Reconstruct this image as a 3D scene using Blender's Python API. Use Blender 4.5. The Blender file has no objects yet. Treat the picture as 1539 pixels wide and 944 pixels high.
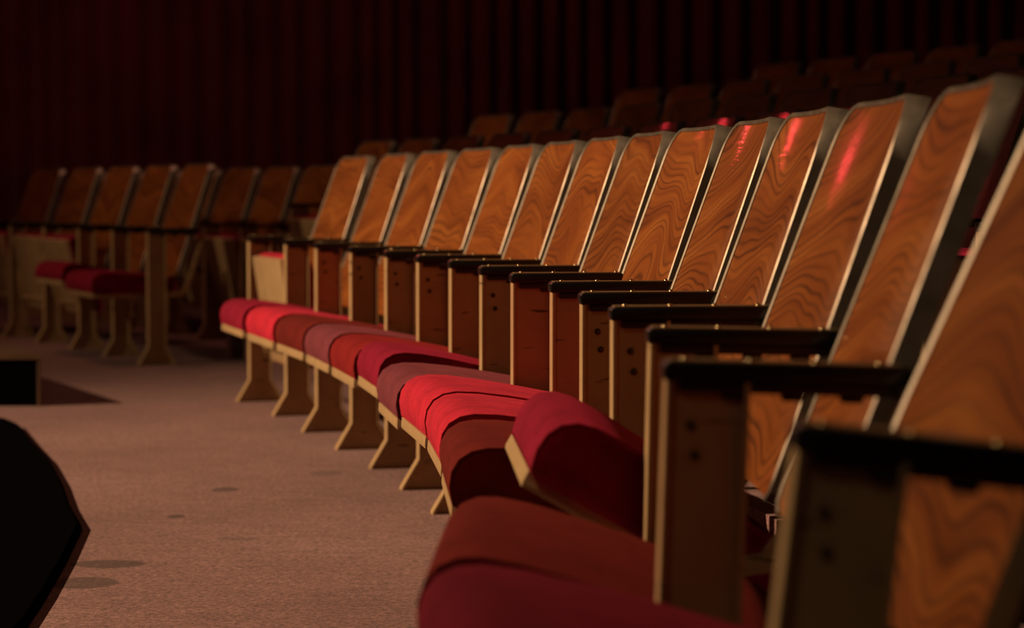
import bpy, bmesh, math, random
import numpy as np
from mathutils import Vector, Matrix, Euler
random.seed(7)
sc = bpy.context.scene
COL = sc.collection
R = math.radians

# ------------------------------------------------------------------ camera
F_PX, W_PX, H_PX, Y_HOR, EYE = 3530.0, 1539.0, 944.0, 286.5, 0.79
cam = bpy.data.cameras.new('camera'); cam_o = bpy.data.objects.new('camera', cam); COL.objects.link(cam_o)
cam.sensor_width = 36.0; cam.lens = 36.0 * F_PX / W_PX
cam.clip_start = 0.05; cam.clip_end = 200
cam_o.location = (0, 0, EYE)
cam_o.rotation_euler = (R(90) - math.atan((H_PX / 2 - Y_HOR) / F_PX), 0, 0)
cam.dof.use_dof = True; cam.dof.focus_distance = 4.3; cam.dof.aperture_fstop = 4.2
sc.camera = cam_o

# ------------------------------------------------------------------ world, lights, exposure
wd = bpy.data.worlds.new('theatre_dark'); sc.world = wd; wd.use_nodes = True
wd.node_tree.nodes['Background'].inputs[0].default_value = (0.9, 0.6, 0.5, 1)
wd.node_tree.nodes['Background'].inputs[1].default_value = 0.0012

def lamp(name, kind, loc, aim, power, color, radius=0.1, size=60, blend=0.3, scale=(1, 1, 1)):
    l = bpy.data.lights.new(name, kind); l.energy = power; l.color = color
    if kind in ('SPOT', 'POINT'): l.shadow_soft_size = radius
    if kind == 'SPOT': l.spot_size = R(size); l.spot_blend = blend
    o = bpy.data.objects.new(name, l); COL.objects.link(o); o.location = loc
    if aim is not None:
        o.rotation_euler = (Vector(aim) - Vector(loc)).to_track_quat('-Z', 'Y').to_euler()
    o.scale = scale
    return o
KEY = (-12.5, 3.9, 7.6)
lamp('stage_spotlight', 'SPOT', KEY, (-0.6, 5.7, 0.4), 9700, (1.0, 0.69, 0.41), 0.06, 41.5, 1.0)
lamp('aisle_fill', 'SPOT', (-9.0, 6.0, 4.5), (-2.1, 11.2, 0.62), 480, (1.0, 0.69, 0.41), 0.06, 23, 0.9)  # added spot: stands in for key spill on the block across the aisle
lamp('red_stage_lamp', 'SPOT', (-2.75, 14.3, 2.72), (0.4, 4.0, 0.9), 26, (1.0, 0.05, 0.06), 0.04, 30, 0.6)
lamp('red_curtain_spotlight', 'SPOT', (-3.1, 12.6, 3.4), (0.0, 16.4, 1.4), 4, (1.0, 0.18, 0.22), 0.07, 110, 0.9)
lamp('camera_side_fill', 'POINT', (-1.6, -1.2, 4.6), None, 36, (1.0, 0.76, 0.48), 0.2)  # unseen fill added to lift the chair faces turned to the camera
lamp('back_rows_fill', 'POINT', (-3.2, 11.6, 4.6), None, 75, (1.0, 0.45, 0.30), 0.25)  # unseen fill added to lift the back rows out of the dark

sc.view_settings.view_transform = 'Standard'; sc.view_settings.look = 'None'
sc.view_settings.gamma = 1.0; sc.view_settings.use_curve_mapping = False
sc.view_settings.exposure = 0.0

# ------------------------------------------------------------------ materials
def mat(name, color=(0.5, 0.5, 0.5), rough=0.6, metal=0.0, spec=0.5, coat=0.0, sheen=0.0):
    m = bpy.data.materials.new(name); m.use_nodes = True
    b = m.node_tree.nodes['Principled BSDF']
    b.inputs['Base Color'].default_value = (*color, 1); b.inputs['Roughness'].default_value = rough
    b.inputs['Metallic'].default_value = metal; b.inputs['Specular IOR Level'].default_value = spec
    b.inputs['Coat Weight'].default_value = coat; b.inputs['Sheen Weight'].default_value = sheen
    return m
class NT:
    def __init__(s, m):
        s.n = m.node_tree.nodes; s.l = m.node_tree.links; s.b = s.n['Principled BSDF']
    def new(s, t, **kw):
        n = s.n.new(t)
        for k, v in kw.items(): setattr(n, k, v)
        return n
    def link(s, a, b): s.l.new(a, b)
    def math(s, op, a, b=None):
        n = s.n.new('ShaderNodeMath'); n.operation = op
        for i, v in enumerate((a, b)):
            if v is None: continue
            if isinstance(v, (int, float)): n.inputs[i].default_value = v
            else: s.l.new(v, n.inputs[i])
        return n.outputs[0]
    def ramp(s, fac, stops):
        n = s.n.new('ShaderNodeValToRGB'); s.l.new(fac, n.inputs[0])
        e = n.color_ramp.elements
        while len(e) < len(stops): e.new(0.5)
        for i, (p, c) in enumerate(stops): e[i].position = p; e[i].color = (*c, 1) if len(c) == 3 else c
        return n.outputs[0]
    def noise(s, vec, scale, detail=3, rough=0.5, dist=0.0):
        n = s.n.new('ShaderNodeTexNoise'); n.inputs['Scale'].default_value = scale
        n.inputs['Detail'].default_value = detail; n.inputs['Roughness'].default_value = rough
        n.inputs['Distortion'].default_value = dist
        if vec is not None: s.l.new(vec, n.inputs['Vector'])
        return n.outputs['Fac']
    def mix(s, fac, a, b, mode='MIX'):
        n = s.n.new('ShaderNodeMix'); n.data_type = 'RGBA'; n.blend_type = mode
        for i, v in ((0, fac), (6, a), (7, b)):
            if isinstance(v, (int, float)): n.inputs[i].default_value = v
            elif isinstance(v, tuple): n.inputs[i].default_value = (*v, 1)
            else: s.l.new(v, n.inputs[i])
        return n.outputs[2]
    def bump(s, h, strength, dist=0.01):
        n = s.n.new('ShaderNodeBump'); n.inputs['Strength'].default_value = strength; n.inputs['Distance'].default_value = dist
        s.l.new(h, n.inputs['Height']); s.l.new(n.outputs[0], s.b.inputs['Normal'])

def wood_mat():
    m = mat('varnished_plywood', rough=0.6, spec=0.12, coat=0.25); t = NT(m)
    t.b.inputs['Coat Roughness'].default_value = 0.10
    tc = t.new('ShaderNodeTexCoord'); oi = t.new('ShaderNodeObjectInfo')
    off = t.new('ShaderNodeCombineXYZ')
    t.link(t.math('MULTIPLY', oi.outputs['Random'], 37.0), off.inputs[0]); t.link(t.math('MULTIPLY', oi.outputs['Random'], 91.0), off.inputs[2])
    add = t.new('ShaderNodeVectorMath', operation='ADD'); t.link(tc.outputs['Object'], add.inputs[0]); t.link(off.outputs[0], add.inputs[1])
    sep = t.new('ShaderNodeSeparateXYZ'); t.link(add.outputs[0], sep.inputs[0])
    big = t.noise(add.outputs[0], 2.6, 1, 0.4)
    mid = t.noise(add.outputs[0], 9.0, 3, 0.55)
    h = t.math('ADD', sep.outputs[2], t.math('MULTIPLY', big, 0.42)); h = t.math('ADD', h, t.math('MULTIPLY', mid, 0.012))
    cv = t.new('ShaderNodeCombineXYZ'); t.link(t.math('MULTIPLY', sep.outputs[0], 0.9), cv.inputs[0]); t.link(t.math('MULTIPLY', h, 9.0), cv.inputs[2])
    bands = t.noise(cv.outputs[0], 2.2, 3, 0.55)
    sin = t.math('SINE', t.math('ADD', t.math('MULTIPLY', h, 330.0), t.math('MULTIPLY', bands, 12.0)))
    lines = t.math('POWER', t.math('MULTIPLY_ADD', sin, 0.5), 3.0) if False else t.math('POWER', t.math('ADD', t.math('MULTIPLY', sin, 0.5), 0.5), 3.0)
    msk = t.ramp(t.noise(cv.outputs[0], 1.6, 2), [(0.36, (0, 0, 0)), (0.62, (1, 1, 1))])
    fine = t.new('ShaderNodeMapping'); fine.inputs['Scale'].default_value = (9, 9, 150); t.link(add.outputs[0], fine.inputs[0])
    fn = t.noise(fine.outputs[0], 1.0, 3)
    base = t.ramp(bands, [(0.30, (0.155, 0.036, 0.006)), (0.50, (0.26, 0.070, 0.011)), (0.68, (0.35, 0.110, 0.019))])
    c = t.mix(t.math('MULTIPLY', lines, t.math('MULTIPLY', msk, 0.85)), base, (0.062, 0.017, 0.005))
    c = t.mix(t.ramp(fn, [(0.35, (0.30,) * 3), (0.6, (0, 0, 0))]), c, (0.20, 0.06, 0.015))
    br = t.new('ShaderNodeMapRange'); t.link(oi.outputs['Random'], br.inputs[0]); br.inputs[3].default_value = 0.82; br.inputs[4].default_value = 1.12
    hs = t.new('ShaderNodeHueSaturation'); t.link(br.outputs[0], hs.inputs['Value']); t.link(c, hs.inputs['Color'])
    t.link(hs.outputs[0], t.b.inputs['Base Color'])
    bn = t.new('ShaderNodeBump'); bn.inputs['Strength'].default_value = 0.22; bn.inputs['Distance'].default_value = 0.002
    t.link(fn, bn.inputs['Height']); t.link(bn.outputs[0], t.b.inputs['Coat Normal'])
    t.bump(lines, 0.05, 0.002)
    return m
WOOD = wood_mat()

def fabric(name, col):
    m = mat(name, rough=0.95, spec=0.15, sheen=0.25); t = NT(m)
    t.b.inputs['Sheen Tint'].default_value = (*[min(1, c * 2.5) for c in col], 1)
    tc = t.new('ShaderNodeTexCoord')
    n1 = t.noise(tc.outputs['Object'], 11, 5, 0.7); n2 = t.noise(tc.outputs['Object'], 300, 3, 0.7)
    dark = tuple(c * 0.62 for c in col); hi = tuple(min(1, c * 1.22) for c in col)
    c = t.ramp(n1, [(0.3, dark), (0.55, col), (0.75, hi)])
    c = t.mix(0.55, c, t.ramp(n2, [(0.3, (0.45,) * 3), (0.7, (1.0,) * 3)]), 'MULTIPLY')
    t.link(c, t.b.inputs['Base Color']); t.bump(n2, 0.45, 0.003)
    return m
FAB = {
    'dim_crimson': fabric('dim_crimson_wool', (0.19, 0.008, 0.022)),  # crimson wool darkened to stand in for dimmer light near the camera
    'crimson': fabric('crimson_wool', (0.36, 0.014, 0.045)),
    'scarlet': fabric('scarlet_wool', (0.80, 0.034, 0.070)),
    'brown': fabric('brown_red_wool', (0.19, 0.018, 0.013)),
    'mauve': fabric('faded_mauve_wool', (0.26, 0.055, 0.070)),
    'brick': fabric('brick_red_wool', (0.33, 0.020, 0.020)),
}
PIPE = {k: mat('piping_' + k, c, 0.95, spec=0.1) for k, c in
        dict(dim_crimson=(0.10, 0.005, 0.010), crimson=(0.24, 0.010, 0.025), scarlet=(0.46, 0.020, 0.04), brown=(0.11, 0.011, 0.008), mauve=(0.16, 0.034, 0.043), brick=(0.20, 0.012, 0.012)).items()}

def paint(name, col):
    m = mat(name, rough=0.5, spec=0.35); t = NT(m)
    tc = t.new('ShaderNodeTexCoord'); oi = t.new('ShaderNodeObjectInfo')
    add = t.new('ShaderNodeVectorMath', operation='ADD'); t.link(tc.outputs['Object'], add.inputs[0])
    o3 = t.new('ShaderNodeCombineXYZ'); t.link(t.math('MULTIPLY', oi.outputs['Random'], 53.0), o3.inputs[1]); t.link(o3.outputs[0], add.inputs[1])
    n1 = t.noise(add.outputs[0], 14, 4, 0.6)
    mp = t.new('ShaderNodeMapping'); mp.inputs['Rotation'].default_value = (R(35), 0, 0); mp.inputs['Scale'].default_value = (1, 10, 60); t.link(add.outputs[0], mp.inputs[0])
    n2 = t.noise(mp.outputs[0], 1.0, 2)
    n3 = t.noise(add.outputs[0], 200, 2)
    c = t.ramp(n1, [(0.3, tuple(x * 0.82 for x in col)), (0.7, col)])
    c = t.mix(t.ramp(n2, [(0.67, (0, 0, 0)), (0.72, (0.8,) * 3)]), c, (0.035, 0.02, 0.01))
    t.link(c, t.b.inputs['Base Color']); t.bump(n3, 0.12, 0.001)
    return m
TAN = paint('tan_enamel', (0.56, 0.365, 0.18))
UMBER = paint('reddish_tan_enamel', (0.54, 0.32, 0.165))
RIVET = mat('rivet_steel', (0.10, 0.065, 0.035), 0.4, 0.5)
CHROME = mat('worn_chrome', (0.60, 0.50, 0.38), 0.30, 0.7)
def _chr():
    t = NT(CHROME); tc = t.new('ShaderNodeTexCoord')
    n = t.noise(tc.outputs['Object'], 25, 4, 0.6)
    t.link(t.ramp(n, [(0.35, (0.40,) * 3), (0.7, (0.52,) * 3)]), t.b.inputs['Roughness'])
    t.link(t.ramp(n, [(0.3, (0.20, 0.16, 0.12)), (0.6, (0.27, 0.215, 0.165))]), t.b.inputs['Base Color'])
_chr()
BLACKARM = mat('black_armrest', (0.010, 0.008, 0.007), 0.33, spec=0.45)
BRASS = mat('brass_screw', (0.75, 0.55, 0.28), 0.25, 1.0)
BLACK = mat('matte_black_paint', (0.003, 0.0025, 0.0025), 1.0, spec=0.0)
DARKWOOD = mat('dark_stage_boards', (0.06, 0.028, 0.012), 0.5)
def _dw():
    t = NT(DARKWOOD); tc = t.new('ShaderNodeTexCoord'); mp = t.new('ShaderNodeMapping'); mp.inputs['Scale'].default_value = (4, 60, 4)
    t.link(tc.outputs['Object'], mp.inputs[0]); n = t.noise(mp.outputs[0], 1, 4)
    t.link(t.ramp(n, [(0.3, (0.05, 0.025, 0.012)), (0.7, (0.14, 0.07, 0.03))]), t.b.inputs['Base Color'])
_dw()
CURT = mat('curtain_velvet', (0.16, 0.012, 0.022), 0.95, spec=0.1, sheen=0.3)
def _cu():
    t = NT(CURT); tc = t.new('ShaderNodeTexCoord'); n = t.noise(tc.outputs['Object'], 2.0, 4)
    t.link(t.ramp(n, [(0.3, (0.11, 0.008, 0.015)), (0.7, (0.20, 0.015, 0.028))]), t.b.inputs['Base Color'])
_cu()

def carpet():
    m = mat('worn_carpet', rough=1.0, spec=0.05, sheen=0.1); t = NT(m)
    tc = t.new('ShaderNodeTexCoord'); P = tc.outputs['Object']
    n1 = t.noise(P, 1.3, 4, 0.6); n2 = t.noise(P, 85, 4, 0.85); n3 = t.noise(P, 22, 4, 0.7)
    st = t.new('ShaderNodeMapping'); st.inputs['Scale'].default_value = (3.0, 14.0, 1); t.link(P, st.inputs[0])
    n4 = t.noise(st.outputs[0], 2.0, 3, 0.6)
    c = t.ramp(n1, [(0.3, (0.30, 0.155, 0.138)), (0.55, (0.38, 0.20, 0.185)), (0.75, (0.425, 0.235, 0.218))])
    c = t.mix(0.75, c, t.ramp(n2, [(0.33, (0.05,) * 3), (0.67, (1.8,) * 3)]), 'MULTIPLY')
    c = t.mix(0.45, c, t.ramp(n3, [(0.35, (0.55,) * 3), (0.6, (1.0,) * 3)]), 'MULTIPLY')
    c = t.mix(0.35, c, t.ramp(n4, [(0.34, (0.55,) * 3), (0.55, (1.0,) * 3)]), 'MULTIPLY')
    # dark patches with outlines of their own: (x, y, half length x, half length y, strength)
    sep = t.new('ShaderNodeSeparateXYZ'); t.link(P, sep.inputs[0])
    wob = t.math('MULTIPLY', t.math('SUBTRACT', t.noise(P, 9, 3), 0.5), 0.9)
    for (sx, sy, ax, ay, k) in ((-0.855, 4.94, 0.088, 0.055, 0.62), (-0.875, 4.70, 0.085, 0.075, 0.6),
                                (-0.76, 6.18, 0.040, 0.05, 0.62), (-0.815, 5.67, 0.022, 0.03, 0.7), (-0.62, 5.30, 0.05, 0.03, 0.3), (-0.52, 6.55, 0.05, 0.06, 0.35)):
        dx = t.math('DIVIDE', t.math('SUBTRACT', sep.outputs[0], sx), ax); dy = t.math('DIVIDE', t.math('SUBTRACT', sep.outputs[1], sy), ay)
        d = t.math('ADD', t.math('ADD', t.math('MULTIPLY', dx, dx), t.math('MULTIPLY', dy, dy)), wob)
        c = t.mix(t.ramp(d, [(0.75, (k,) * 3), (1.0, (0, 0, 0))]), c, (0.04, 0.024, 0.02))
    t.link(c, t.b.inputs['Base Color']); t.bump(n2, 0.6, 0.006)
    return m
CARPET = carpet()
WALLM = mat('dark_wall_paint', (0.012, 0.008, 0.008), 0.9, spec=0.1)

# ------------------------------------------------------------------ mesh helpers
def mesh(name, verts, faces, smooth=False):
    me = bpy.data.meshes.new(name); me.from_pydata([tuple(v) for v in verts], [], faces); me.update()
    bm = bmesh.new(); bm.from_mesh(me); bmesh.ops.recalc_face_normals(bm, faces=bm.faces); bm.to_mesh(me); bm.free()
    if smooth: me.polygons.foreach_set('use_smooth', [True] * len(me.polygons))
    return me
def finish(bm, name, smooth_angle=None):
    bmesh.ops.recalc_face_normals(bm, faces=bm.faces)
    me = bpy.data.meshes.new(name); bm.to_mesh(me); bm.free()
    if smooth_angle is not None:
        me.polygons.foreach_set('use_smooth', [True] * len(me.polygons))
        me.set_sharp_from_angle(angle=R(smooth_angle))
    return me
def obj(name, me, material, parent=None, loc=(0, 0, 0), rot=(0, 0, 0)):
    if material is not None and not me.materials: me.materials.append(None)
    o = bpy.data.objects.new(name, me); COL.objects.link(o)
    o.location = loc; o.rotation_euler = rot; o.parent = parent
    if material is not None:
        o.material_slots[0].link = 'OBJECT'; o.material_slots[0].material = material
    return o
def tag(o, label=None, cat=None, group=None, kind=None):
    if label: o['label'] = label
    if cat: o['category'] = cat
    if group: o['group'] = group
    if kind: o['kind'] = kind
    return o
def empty(name, loc, rz):
    o = bpy.data.objects.new(name, None); COL.objects.link(o); o.location = loc; o.rotation_euler = (0, 0, rz)
    o.empty_display_size = 0.1
    return o
def bevel_box(bm, c, s, r=0.003, seg=2):
    g = bmesh.ops.create_cube(bm, size=1.0); vs = g['verts']
    bmesh.ops.scale(bm, vec=s, verts=vs); bmesh.ops.translate(bm, vec=c, verts=vs)
    es = list({e for v in vs for e in v.link_edges})
    bmesh.ops.bevel(bm, geom=es, offset=r, segments=seg, affect='EDGES', profile=0.5)
def prism_x(bm, prof, x0, x1, bev=0.003):
    a = [bm.verts.new((x0, y, z)) for y, z in prof]; b = [bm.verts.new((x1, y, z)) for y, z in prof]
    n = len(prof)
    fa = bm.faces.new(a); fb = bm.faces.new(b[::-1])
    sides = [bm.faces.new((a[i], b[i], b[(i + 1) % n], a[(i + 1) % n])) for i in range(n)]
    bmesh.ops.recalc_face_normals(bm, faces=[fa, fb] + sides)
    if bev:
        es = list({e for f in (fa, fb) for e in f.edges})
        bmesh.ops.bevel(bm, geom=es, offset=bev, segments=2, affect='EDGES', profile=0.5)
def tube(bm, pts, r, n=6):
    rings = []
    pts = [Vector(p) for p in pts]
    for i, p in enumerate(pts):
        d = (pts[min(i + 1, len(pts) - 1)] - pts[max(i - 1, 0)]).normalized()
        u = d.orthogonal().normalized() if i == 0 else (rings[-1][1] - d * rings[-1][1].dot(d)).normalized()
        w = d.cross(u)
        rings.append(([bm.verts.new(p + (u * math.cos(2 * math.pi * k / n) + w * math.sin(2 * math.pi * k / n)) * r) for k in range(n)], u))
    for (a, _), (b, _) in zip(rings, rings[1:]):
        for k in range(n): bm.faces.new((a[k], a[(k + 1) % n], b[(k + 1) % n], b[k]))
    bm.faces.new(rings[0][0][::-1]); bm.faces.new(rings[-1][0])

# ------------------------------------------------------------------ chair parts (chair frame: +X along the row, +Y to the rear, faces -Y)
ARM_Z, ARM_L, LEAN, BACK_L = 0.620, 0.245, R(19), 0.545
BACK_Y, BACK_Z = 0.165, 0.395          # foot of the backrest board
HW_BOT, HW_TOP, SAG = 0.232, 0.208, 0.012
def half_w(v, grow=0.0, rad=0.060):
    L = BACK_L + grow
    w = HW_BOT + (HW_TOP - HW_BOT) * max(0.0, (v - 0.2) / (BACK_L - 0.2)) + grow
    r = rad + grow; d = L - v
    if d < r: w -= r - math.sqrt(max(0, r * r - (r - d) ** 2))
    rb = 0.03; d = v + grow
    if d < rb: w -= rb - math.sqrt(max(0, rb * rb - (rb - d) ** 2))
    return max(w, 0.004)
def bow(u): return -SAG * (u / 0.23) ** 2          # edges come forward (-Y)
def back_board():
    vs = [0, .004, .012, .022, .032, .06, .1, .15, .2, .25, .3, .35, .4, .44, .47] + [BACK_L - .06 * (1 - math.sin(a)) for a in [R(x) for x in (0, 15, 30, 45, 60, 75, 85, 90)]]
    us = [i / 7 for i in range(-7, 8)]
    V, Fc = [], []
    for th in (0.0, 0.012):
        for v in vs:
            h = half_w(v)
            for u in us: V.append((u * h, bow(u * h) + th, v))
    nu, nv = len(us), len(vs); o2 = nu * nv
    for j in range(nv - 1):
        for i in range(nu - 1):
            a = j * nu + i
            Fc.append((a, a + 1, a + nu + 1, a + nu)); Fc.append((o2 + a, o2 + a + nu, o2 + a + nu + 1, o2 + a + 1))
    per = [i for i in range(nu)] + [j * nu + nu - 1 for j in range(1, nv)] + [(nv - 1) * nu + i for i in range(nu - 2, -1, -1)] + [j * nu for j in range(nv - 2, 0, -1)]
    for a, b in zip(per, per[1:] + per[:1]): Fc.append((a, o2 + a, o2 + b, b))
    m = mesh('backrest', V, Fc, True); m.set_sharp_from_angle(angle=R(40)); return m
def back_rim():
    """metal channel round the board: front lip, outer side and back flange"""
    def outline(grow, rad=.06):
        pts = []
        vs = [-grow + .0, .01, .03, .06, .12, .2, .3, .4, .46] + [BACK_L + grow - (rad + grow) * (1 - math.sin(R(x))) for x in (0, 18, 36, 54, 72, 84)]
        for v in vs: pts.append((-half_w(v, grow, rad), v))
        top = half_w(vs[-1], grow, rad)
        for k in (-.6, -.2, .2, .6): pts.append((k * top, BACK_L + grow))
        for v in vs[::-1]: pts.append((half_w(v, grow, rad), v))
        return pts
    inn, out, rear = outline(-0.003), outline(0.005), outline(0.007, .022)
    secs = []
    for (ui, vi), (uo, vo), (ur, vr) in zip(inn, out, rear):
        b0, b1 = bow(ui), bow(uo)
        um, vm = (ui * .35 + uo * .65), (vi * .35 + vo * .65)
        secs.append([(ui, b0 + .001, vi), (ui, b0 - .0015, vi), (um, bow(um) - .0035, vm), (uo, b1 - .001, vo), (ur * 1.008, b1 + .024, vr), (ui, b0 + .026, vi), (ui, b0 + .013, vi)])
    V = [p for s in secs for p in s]; n = len(secs[0]); Fc = []
    for i in range(len(secs) - 1):
        for k in range(n): Fc.append((i * n + k, i * n + (k + 1) % n, (i + 1) * n + (k + 1) % n, (i + 1) * n + k))
    m0 = len(secs) - 1
    Fc.append(tuple(range(n))); Fc.append(tuple(m0 * n + k for k in range(n)))
    m = mesh('metal_rim', V, Fc, True); m.set_sharp_from_angle(angle=R(35)); return m
def standard_mesh():
    """pressed web of the standard; its two flanges are parts of their own"""
    bm = bmesh.new()
    prism_x(bm, [(.004, .601), (.004, .081), (-.040, .008), (-.040, 0), (.125, 0), (.125, .008), (.081, .081), (.081, .601)], -.006, .006, 0)
    return finish(bm, 'side_standard', 40)
def flange_mesh():
    bm = bmesh.new()
    prism_x(bm, [(0, .601), (0, .082), (-.046, .006), (-.046, 0), (-.037, 0), (-.037, .006), (.006, .079), (.006, .601)], -.019, .019, .0012)
    return finish(bm, 'flange', 40)
def arm_mesh():
    bm = bmesh.new()
    prism_x(bm, [(-.001, .0), (-.003, .004), (-.003, .015), (.001, .019), (ARM_L, .019), (ARM_L + .003, .016), (ARM_L + .003, .002), (ARM_L, 0)], -.022, .022, .003)
    return finish(bm, 'armrest', 40)
def arm_top_mesh():
    bm = bmesh.new(); bevel_box(bm, (0, .122, .0195), (.036, .238, .003), .001)
    return finish(bm, 'arm_top', 40)
def arm_plate_mesh():
    bm = bmesh.new(); bevel_box(bm, (0, .125, -.006), (.030, .22, .012), .002)
    for y in (.05, .11, .17): bevel_box(bm, (0, y + .02, -.014), (.024, .022, .010), .002)
    return finish(bm, 'arm_plate', 40)
def bracket_mesh():
    bm = bmesh.new()
    pts = [(.08, .325), (.155, .335), (.185, .375), (.215, .47), (.262, .60), (.278, .60), (.236, .47), (.205, .365), (.168, .312), (.08, .300)]
    prism_x(bm, [(y, z) for y, z in pts], -.008, .008, .002)
    return finish(bm, 'back_bracket', 40)
def rivet_mesh(r=.0055):
    bm = bmesh.new(); bmesh.ops.create_uvsphere(bm, u_segments=8, v_segments=5, radius=r)
    return finish(bm, 'rivet', 60)
SEAT_W, SEAT_D, SEAT_T = 0.452, 0.405, 0.108
HINGE = (0.02, 0.29)                 # y, z of the folding axis in the chair frame
def seat_profile():
    """closed side outline of the cushion in (y, z), y=0 at the front, z=0 at the pan"""
    p = [(0.012, 0.0), (0.002, 0.010), (-0.004, 0.040), (-0.002, 0.066), (0.008, 0.088), (0.026, 0.103), (0.050, 0.110), (0.09, 0.112), (0.15, 0.109),
         (0.22, 0.102), (0.29, 0.093), (0.35, 0.085), (0.385, 0.078), (0.400, 0.066), (0.405, 0.045), (0.402, 0.012), (0.392, 0.0)]
    return p
def taper(y): return 1.0 - 0.15 * max(0.0, y - 0.02) / 0.40
def cushion_mesh():
    prof = seat_profile(); n = len(prof); cy, cz = .2, .05
    def ring(x, inset, crown):
        out = []
        for i, (y, z) in enumerate(prof):
            py, pz = prof[i - 1]; ny, nz = prof[(i + 1) % n]
            ty, tz = ny - py, nz - pz; l = math.hypot(ty, tz); nyy, nzz = tz / l, -ty / l
            sgn = 1 if (nyy * (cy - y) + nzz * (cz - z)) > 0 else -1
            k = inset if z > 0.001 else inset * .6
            out.append((x, y + sgn * nyy * k, z + sgn * nzz * k + (crown if z > .06 else 0)))
        return out
    hw = SEAT_W / 2; rr = .024; rings = []
    for a in (90, 65, 40, 20, 0): rings.append(ring(-hw + rr * (1 - math.cos(R(90 - a))) if False else -hw + rr * (1 - math.sin(R(90 - a))), rr * (1 - math.cos(R(a))) , 0.0))
    xs = [-.17, -.12, -.06, 0, .06, .12, .17]
    for x in xs: rings.append(ring(x, 0, .007 * (1 - (x / hw) ** 2)))
    for a in (0, 20, 40, 65, 90): rings.append(ring(hw - rr * (1 - math.sin(R(90 - a))), rr * (1 - math.cos(R(a))), 0.0))
    # ends: a=90 sits at the outer side plane with the full inset
    V = [p for r_ in rings for p in r_]; Fc = []
    for i in range(len(rings) - 1):
        for k in range(n): Fc.append((i * n + k, i * n + (k + 1) % n, (i + 1) * n + (k + 1) % n, (i + 1) * n + k))
    Fc.append(tuple(range(n))); Fc.append(tuple((len(rings) - 1) * n + k for k in range(n)))
    V = [(x * taper(y), y, z) for x, y, z in V]
    m = mesh('seat_cushion', V, Fc, True); m.set_sharp_from_angle(angle=R(70)); return m
def piping_mesh():
    bm = bmesh.new(); prof = seat_profile()[1:14]
    tube(bm, [((SEAT_W / 2 - .0055) * taper(y), y + (.004 if y < .03 else 0), z - .0045) for y, z in prof], .0032, 5)
    return finish(bm, 'piping', 60)
def pan_mesh():
    bm = bmesh.new()
    prism_x(bm, [(.004, -.020), (.002, -.014), (.002, .006), (.30, .006), (.392, .004), (.392, -.006), (.33, -.020)], -SEAT_W / 2 + .016, SEAT_W / 2 - .016, .003)
    for v in bm.verts: v.co.x *= taper(v.co.y)
    return finish(bm, 'seat_pan', 40)
def hinge_mesh():
    bm = bmesh.new()
    for s in (-1, 1):
        prism_x(bm, [(.16, -.020), (.20, -.045), (.30, -.050), (.36, -.034), (.36, -.018)], s * .165 - .004, s * .165 + .004, .001)
    tube(bm, [(-.165, .33, -.034), (.165, .33, -.034)], .009, 8)
    return finish(bm, 'seat_hinge', 40)
M_BACK, M_RIM, M_STD, M_ARM, M_PLATE, M_BRK, M_RIV = back_board(), back_rim(), standard_mesh(), arm_mesh(), arm_plate_mesh(), bracket_mesh(), rivet_mesh()
M_ARMTOP, M_FLANGE = arm_top_mesh(), flange_mesh()
M_CUSH, M_PIPE, M_PAN, M_HINGE, M_SCREW = cushion_mesh(), piping_mesh(), pan_mesh(), hinge_mesh(), rivet_mesh(.0042)
ARMTOP = mat('worn_arm_varnish', (0.20, 0.115, 0.055), 0.35, spec=0.5)
PLATE = mat('dark_steel', (0.045, 0.022, 0.014), 0.5, 0.3)

def add_standard(root, x, y, rz, lean, detail, paint_m, riveted):
    y -= ARM_Z * math.sin(lean)
    st = obj('side_standard', M_STD, paint_m, root, (x, y, 0), (-lean, 0, rz))
    obj('flange', M_FLANGE, paint_m, st)
    obj('flange', M_FLANGE, paint_m, st, (0, .085, 0), (0, 0, math.pi))
    if detail:
        if riveted:
            for (ry, rz_) in ((.028, .555), (.033, .525), (.030, .36)): obj('rivet', M_RIV, RIVET, st, (.006, ry, rz_))
    rot = Euler((-lean, 0, rz)).to_matrix()
    p = rot @ Vector((0, 0, ARM_Z - .019))
    ar = obj('armrest', M_ARM, BLACKARM, root, (x + p.x, y + p.y, p.z), (-lean, 0, rz))
    if detail:
        obj('arm_top', M_ARMTOP, ARMTOP, ar)
        obj('arm_plate', M_PLATE, PLATE, ar)
        for sy in (.018, .085, .15, .215): obj('screw', M_SCREW, BRASS, ar, (.012, sy, .0205))
    if detail: obj('back_bracket', M_BRK, TAN, root, (x, y, 0), (0, 0, rz))

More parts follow.
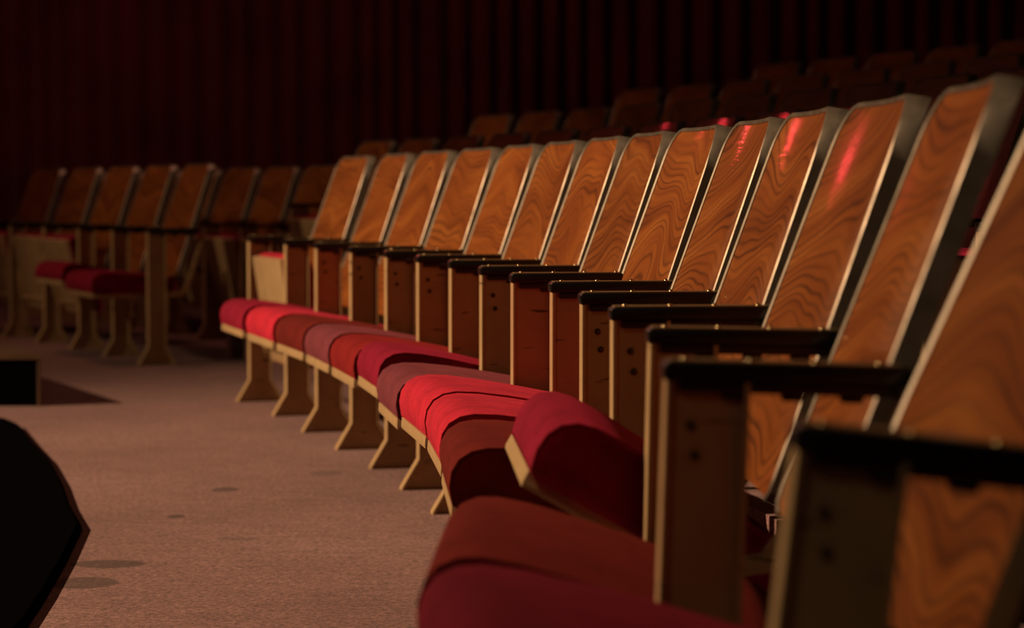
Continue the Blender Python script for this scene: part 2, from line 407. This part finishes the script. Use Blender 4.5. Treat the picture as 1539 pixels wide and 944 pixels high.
def make_chair(p_far, p_near, color, seat_tilt=0.0, detail=True, end_std=False, z=0.0, label='', group=None, riv=(True, True), paints=(0, 0), leans=(0, 0), rzs=(None, None), slide=(0, 0)):
    """p_far, p_near: floor points of the two standards' front edges"""
    a, b = Vector(p_far), Vector(p_near)
    n = (b - a).normalized(); s = (b - a).length; mid = (a + b) / 2
    rz = math.atan2(n.y, n.x)
    root = empty('theatre_chair', (mid.x, mid.y, z), rz)
    tag(root, label, 'chair', group)
    P = (TAN, UMBER)
    add_standard(root, -s / 2, 0, 0 if rzs[0] is None else rzs[0] - rz, leans[0], detail, P[paints[0]], riv[0])
    if end_std: add_standard(root, s / 2, 0, 0 if rzs[1] is None else rzs[1] - rz, leans[1], detail, P[paints[1]], riv[1])
    lean_m = (leans[0] + leans[1]) / 2
    wf = min(1.0, (s - .046) / (2 * HW_BOT + .014)); wf = 1.0 if s > .5 else (s - .02) / .49
    bk = obj('backrest', M_BACK, WOOD, root, (0, BACK_Y, BACK_Z), (-LEAN - lean_m, 0, 0)); bk.scale = (wf, 1, 1)
    obj('metal_rim', M_RIM, CHROME, bk)
    # folding seat
    cy, cz = -.238 + slide[0], .322 + slide[1]
    hy, hz = HINGE
    rot = Matrix.Rotation(-seat_tilt, 3, 'X')
    v = rot @ Vector((0, cy - slide[0] - hy, cz - slide[1] - hz))
    cu = obj('seat_cushion', M_CUSH, FAB[color], root, (0, hy + v.y + slide[0], hz + v.z + slide[1]), (-seat_tilt, 0, 0))
    cu.scale = (min(1.08, (s - .042) / SEAT_W), 1, .86)
    if detail:
        for sx in (1, -1): obj('piping', M_PIPE, PIPE[color], cu).scale = (sx, 1, 1)
    obj('seat_pan', M_PAN, TAN, cu)
    if detail: obj('seat_hinge', M_HINGE, TAN, cu)
    return root

# ------------------------------------------------------------------ where the standards stand (picture x of the front edge, y of the arm top -> floor point)
STD = [(373, 355), (428, 359), (474, 365), (526, 371), (579, 376.5), (627, 383), (676, 391), (722, 400), (769, 412), (828, 425),
       (873, 439), (919, 459), (976, 492), (1000, 545), (1197, 623)]
kk = np.arange(len(STD)); dep = np.array([F_PX * (EYE - ARM_Z) / (y - Y_HOR) for _, y in STD])
dep = np.polyval(np.polyfit(kk, dep, 4), kk) * .9 + dep * .1
ROW1 = [((x - W_PX / 2) * d / F_PX, float(d)) for (x, _), d in zip(STD, dep)]
CX, CY, RAD = -21.37, 1.76, 21.57         # centre and radius of the seating arc, fitted to the floor points
AISLE_L = [(221, 549), (168, 536), (117, 525), (65, 515), (15, 506), (-40, 498)]
ROWL = [((x - W_PX / 2) * EYE / (y - Y_HOR), EYE * F_PX / (y - Y_HOR)) for x, y in AISLE_L]

# ------------------------------------------------------------------ the setting
def ring_slab(name, r0, r1, a0, a1, z0, z1, material, n=60):
    V, Fc = [], []
    for i in range(n + 1):
        a = a0 + (a1 - a0) * i / n; c, s = math.cos(a), math.sin(a)
        V += [(CX + r0 * c, CY + r0 * s, z0), (CX + r1 * c, CY + r1 * s, z0), (CX + r1 * c, CY + r1 * s, z1), (CX + r0 * c, CY + r0 * s, z1)]
    for i in range(n):
        for k in range(4): Fc.append((4 * i + k, 4 * i + (k + 1) % 4, 4 * i + 4 + (k + 1) % 4, 4 * i + 4 + k))
    Fc += [(0, 1, 2, 3), (4 * n, 4 * n + 3, 4 * n + 2, 4 * n + 1)]
    return obj(name, mesh(name, V, Fc), material)
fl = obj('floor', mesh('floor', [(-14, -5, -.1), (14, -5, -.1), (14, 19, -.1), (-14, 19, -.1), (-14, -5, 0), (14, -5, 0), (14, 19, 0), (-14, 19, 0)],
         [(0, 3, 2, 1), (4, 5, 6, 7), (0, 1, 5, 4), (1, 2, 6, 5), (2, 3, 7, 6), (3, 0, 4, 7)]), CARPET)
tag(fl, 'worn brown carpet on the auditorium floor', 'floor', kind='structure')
PITCH = 0.86
RISE = [0.0, 0.11, 0.26, 0.41, 0.565]
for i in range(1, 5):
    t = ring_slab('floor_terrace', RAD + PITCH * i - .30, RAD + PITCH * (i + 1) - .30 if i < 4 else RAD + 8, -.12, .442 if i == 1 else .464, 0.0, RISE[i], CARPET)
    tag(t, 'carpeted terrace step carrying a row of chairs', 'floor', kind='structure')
wb = obj('wall_back', mesh('wall_back', [(-14, 18.6, 0), (14, 18.6, 0), (14, 18.8, 0), (-14, 18.8, 0), (-14, 18.6, 7), (14, 18.6, 7), (14, 18.8, 7), (-14, 18.8, 7)],
         [(0, 1, 5, 4), (1, 2, 6, 5), (2, 3, 7, 6), (3, 0, 4, 7), (4, 5, 6, 7), (0, 3, 2, 1)]), WALLM)
tag(wb, 'dark painted back wall behind the curtain', 'wall', kind='structure')

# pleated curtain
def curtain():
    V, Fc = [], []; xs = np.arange(-7.5, 5.2, .02); zs = [0.02, .8, 1.6, 2.4, 3.2, 4.0, 5.5]
    rnd = random.Random(3); ph = 0; y0 = 16.4
    prof = []
    wl = .16
    for x in xs:
        ph += .02 / wl * 2 * math.pi
        if ph > 2 * math.pi: ph -= 2 * math.pi; wl = rnd.uniform(.12, .21)
        prof.append(math.sin(ph) * .045 + .02 * math.sin(x * 2.1))
    for th in (0, .006):
        for z in zs:
            for x, p in zip(xs, prof): V.append((x, y0 + p * (1 + .08 * math.sin(z * 1.3 + x)) + th, z))
    n = len(xs); o2 = n * len(zs)
    for j in range(len(zs) - 1):
        for i in range(n - 1):
            a = j * n + i; Fc.append((a, a + 1, a + n + 1, a + n)); Fc.append((o2 + a, o2 + a + n, o2 + a + n + 1, o2 + a + 1))
    for i in range(n - 1):
        Fc.append((i, o2 + i, o2 + i + 1, i + 1)); k = (len(zs) - 1) * n + i; Fc.append((k, k + 1, o2 + k + 1, o2 + k))
    o = obj('curtain', mesh('curtain', V, Fc, True), CURT)
    tag(o, 'dark red pleated floor-length curtain hanging behind the chairs', 'curtain')
curtain()

# black border added out of view: trims the spotlight along the front row tops
def flag():
    V, Fc = [], []; n = 60; rb = 8.6
    a0, a1 = R(-14), R(52)
    for i in range(n + 1):
        a = a0 + (a1 - a0) * i / n; d = Vector((math.cos(a), math.sin(a)))
        # distance from the lamp to the backs of the front row along this bearing
        ox, oy = KEY[0] - CX, KEY[1] - CY; rr = RAD + .30
        b = ox * d.x + oy * d.y; dist = -b + math.sqrt(b * b - (ox * ox + oy * oy - rr * rr))
        z = KEY[2] + (0.985 - KEY[2]) * rb / dist
        for w in (0, .03):
            p = d * (rb + w + .015 * math.sin(i * 2.1)); V += [(KEY[0] + p.x, KEY[1] + p.y, z), (KEY[0] + p.x, KEY[1] + p.y, 6.5)]
    for i in range(n):
        a = 4 * i; b = a + 4
        Fc += [(a, b, b + 1, a + 1), (a + 2, a + 3, b + 3, b + 2), (a, a + 2, b + 2, b), (a + 1, b + 1, b + 3, a + 3)]
    Fc += [(0, 1, 3, 2), (4 * n, 4 * n + 2, 4 * n + 3, 4 * n + 1)]
    tag(obj('light_flag', mesh('light_flag', V, Fc), BLACK), 'black border added high above the stage to trim the spotlight', 'light flag')
flag()

# low black platform with a curved edge and the raised block beyond it
EDGE = [(-1.72, 7.95), (-1.63, 7.75), (-1.47, 7.2), (-1.33, 6.74), (-1.19, 6.2), (-1.09, 5.77), (-1.0, 5.43), (-.945, 4.95), (-.90, 4.5), (-.875, 4.2), (-.85, 3.6), (-.85, 2.8), (-.87, 1.8)]
def platform():
    bm = bmesh.new(); out = EDGE + [(-4.5, 1.8), (-4.5, 8.3)]
    lo = [bm.verts.new((x, y, 0)) for x, y in out]; hi = [bm.verts.new((x - (.004 if x > -4 else 0), y, .02)) for x, y in out]; n = len(out)
    bm.faces.new(lo); f = bm.faces.new(hi)
    for i in range(n): bm.faces.new((lo[i], lo[(i + 1) % n], hi[(i + 1) % n], hi[i]))
    bmesh.ops.recalc_face_normals(bm, faces=bm.faces)
    bmesh.ops.bevel(bm, geom=list(f.edges), offset=.006, segments=2, affect='EDGES')
    o = obj('stage_platform', finish(bm, 'stage_platform', 40), BLACK)
    tag(o, 'low matte black platform with a curved edge lying on the carpet', 'platform')
platform()
def block():
    root = empty('stage_block', (-2.6, 9.2, 0), R(0)); tag(root, 'black raised stage block with a worn wooden top', 'stage block')
    A = [(-1.725, 8.58), (-2.25, 9.75), (-4.2, 9.4), (-4.2, 8.58)]
    def slab(name, grow, z0, z1, m):
        c = (-3.0, 9.0); V = []
        for z in (z0, z1):
            for x, y in A: V.append((x + grow * (1 if x > c[0] else -1) + 2.6, y + grow * (1 if y > c[1] else -1) - 9.2, z))
        return obj(name, mesh(name, V, [(0, 1, 2, 3), (4, 5, 6, 7), (0, 1, 5, 4), (1, 2, 6, 5), (2, 3, 7, 6), (3, 0, 4, 7)]), m, root)
    slab('body', -.012, 0, .172, BLACK); slab('top_board', 0, .172, .195, DARKWOOD)
    obj('corner_strip', M_STRIP, DARKWOOD, root, (-1.735 + 2.6, 8.59 - 9.2, 0))
bm = bmesh.new(); bevel_box(bm, (0, 0, .086), (.012, .012, .172), .002); M_STRIP = finish(bm, 'corner_strip')
block()

# ------------------------------------------------------------------ front row, from the aisle end towards the camera side
def arc_rz(p): return math.atan2(p[1] - CY, p[0] - CX) - math.pi / 2
COLORS = ['scarlet', 'crimson', 'scarlet', 'brown', 'mauve', 'brick', 'crimson', 'mauve', 'scarlet', 'scarlet', 'brown', 'crimson', 'brown', 'dim_crimson']
TILT = {0: R(82), 11: R(30), 6: R(8), 7: R(3.5), 9: R(5), 10: R(3.5), 12: R(13), 13: R(10)}
ORD = ['first', 'second', 'third', 'fourth', 'fifth', 'sixth', 'seventh', 'eighth', 'ninth', 'tenth', 'eleventh', 'twelfth', 'thirteenth', 'fourteenth']
WORD = dict(crimson='crimson', dim_crimson='dimly lit crimson', scarlet='bright scarlet', brown='dark brown-red', mauve='faded mauve', brick='brick red')
LEANS = [0] * 12 + [R(1.2), R(1.8), R(6.5)]
for k in range(14):
    st = 'folded-up' if k == 0 else ('half-raised' if k == 11 else 'lowered')
    pos = 'at the front row aisle end' if k == 0 else '%s from aisle in lit front row' % ORD[k]
    pf, pn = ROW1[k], ROW1[k + 1]
    make_chair(pf, pn, COLORS[k], TILT.get(k, R(5)), True, k == 13, label='wooden theatre chair with %s %s seat, %s' % (st, WORD[COLORS[k]], pos),
               group='front row chairs beside the carpet aisle', riv=(k in (2, 3, 4, 5, 7, 10, 11, 12, 13), True),
               paints=(1 if k in (8, 9, 13) else 0, 0), leans=(LEANS[k], LEANS[k + 1]), slide={0: (0, 0), 11: (.035, -.012), 12: (-.033, -.048), 13: (-.028, -.026), 7: (0, -.022)}.get(k, (0, -.018)), rzs=(arc_rz(pf), arc_rz(pn)))

# front row across the aisle: one chair after another from the cross aisle
TL = [0, R(8), R(72), R(80), R(76)]
ST = ['lowered', 'slightly raised', 'folded-up', 'folded-up', 'folded-up']
for i in range(5):
    make_chair(ROWL[i + 1], ROWL[i], 'crimson', TL[i], True, i == 0,
               label='dim wooden chair with %s seat, %s from the aisle, beyond the stage block' % (ST[i], ORD[i]),
               group='front row chairs across the aisle', riv=(False, False))

# rows behind, on the terraces
def arc(row, t):      # t metres along the front-row arc from the camera side
    r = RAD + PITCH * row; a = t / RAD
    return (CX + r * math.cos(a), CY + r * math.sin(a))
rows_txt = ['', 'second', 'third', 'fourth', 'fifth']
UNITS = ['', 'first', 'second', 'third', 'fourth', 'fifth', 'sixth', 'seventh', 'eighth', 'ninth', 'tenth', 'eleventh', 'twelfth', 'thirteenth', 'fourteenth',
         'fifteenth', 'sixteenth', 'seventeenth', 'eighteenth', 'nineteenth', 'twentieth']
def ordinal(n): return UNITS[n] if n <= 20 else 'twenty-' + UNITS[n - 20]
T_FAR = {1: 9.45, 2: 9.95, 3: 9.95, 4: 9.95}      # the rows end along one line short of the curtain
T_NEAR = {1: 1.9, 2: 4.4, 3: 5.9, 4: 7.0}         # where the row leaves the view
for row in range(1, 5):
    rr = (RAD + PITCH * row) / RAD; step = .545 / rr
    n = int((T_FAR[row] - T_NEAR[row]) / step)
    for i in range(n):
        t1 = T_FAR[row] - i * step
        make_chair(arc(row, t1), arc(row, t1 - step), 'crimson', R(76), False, i == n - 1, z=RISE[row],
                   label='shadowed theatre chair in the %s row back, %s from its curtain end' % (rows_txt[row], ordinal(i + 1)),
                   group='%s row chairs in the shadows' % rows_txt[row])
# second row of the block across the aisle, on the flat floor
for i in range(7):
    t1 = 9.63 + i * .52
    make_chair(arc(1, t1 + .52), arc(1, t1), 'crimson', R(76), False, i == 0, z=0.0,
               label='dim theatre chair behind the stage-block row across the aisle, %s from the terrace' % ordinal(i + 1), group='second row chairs across the aisle')
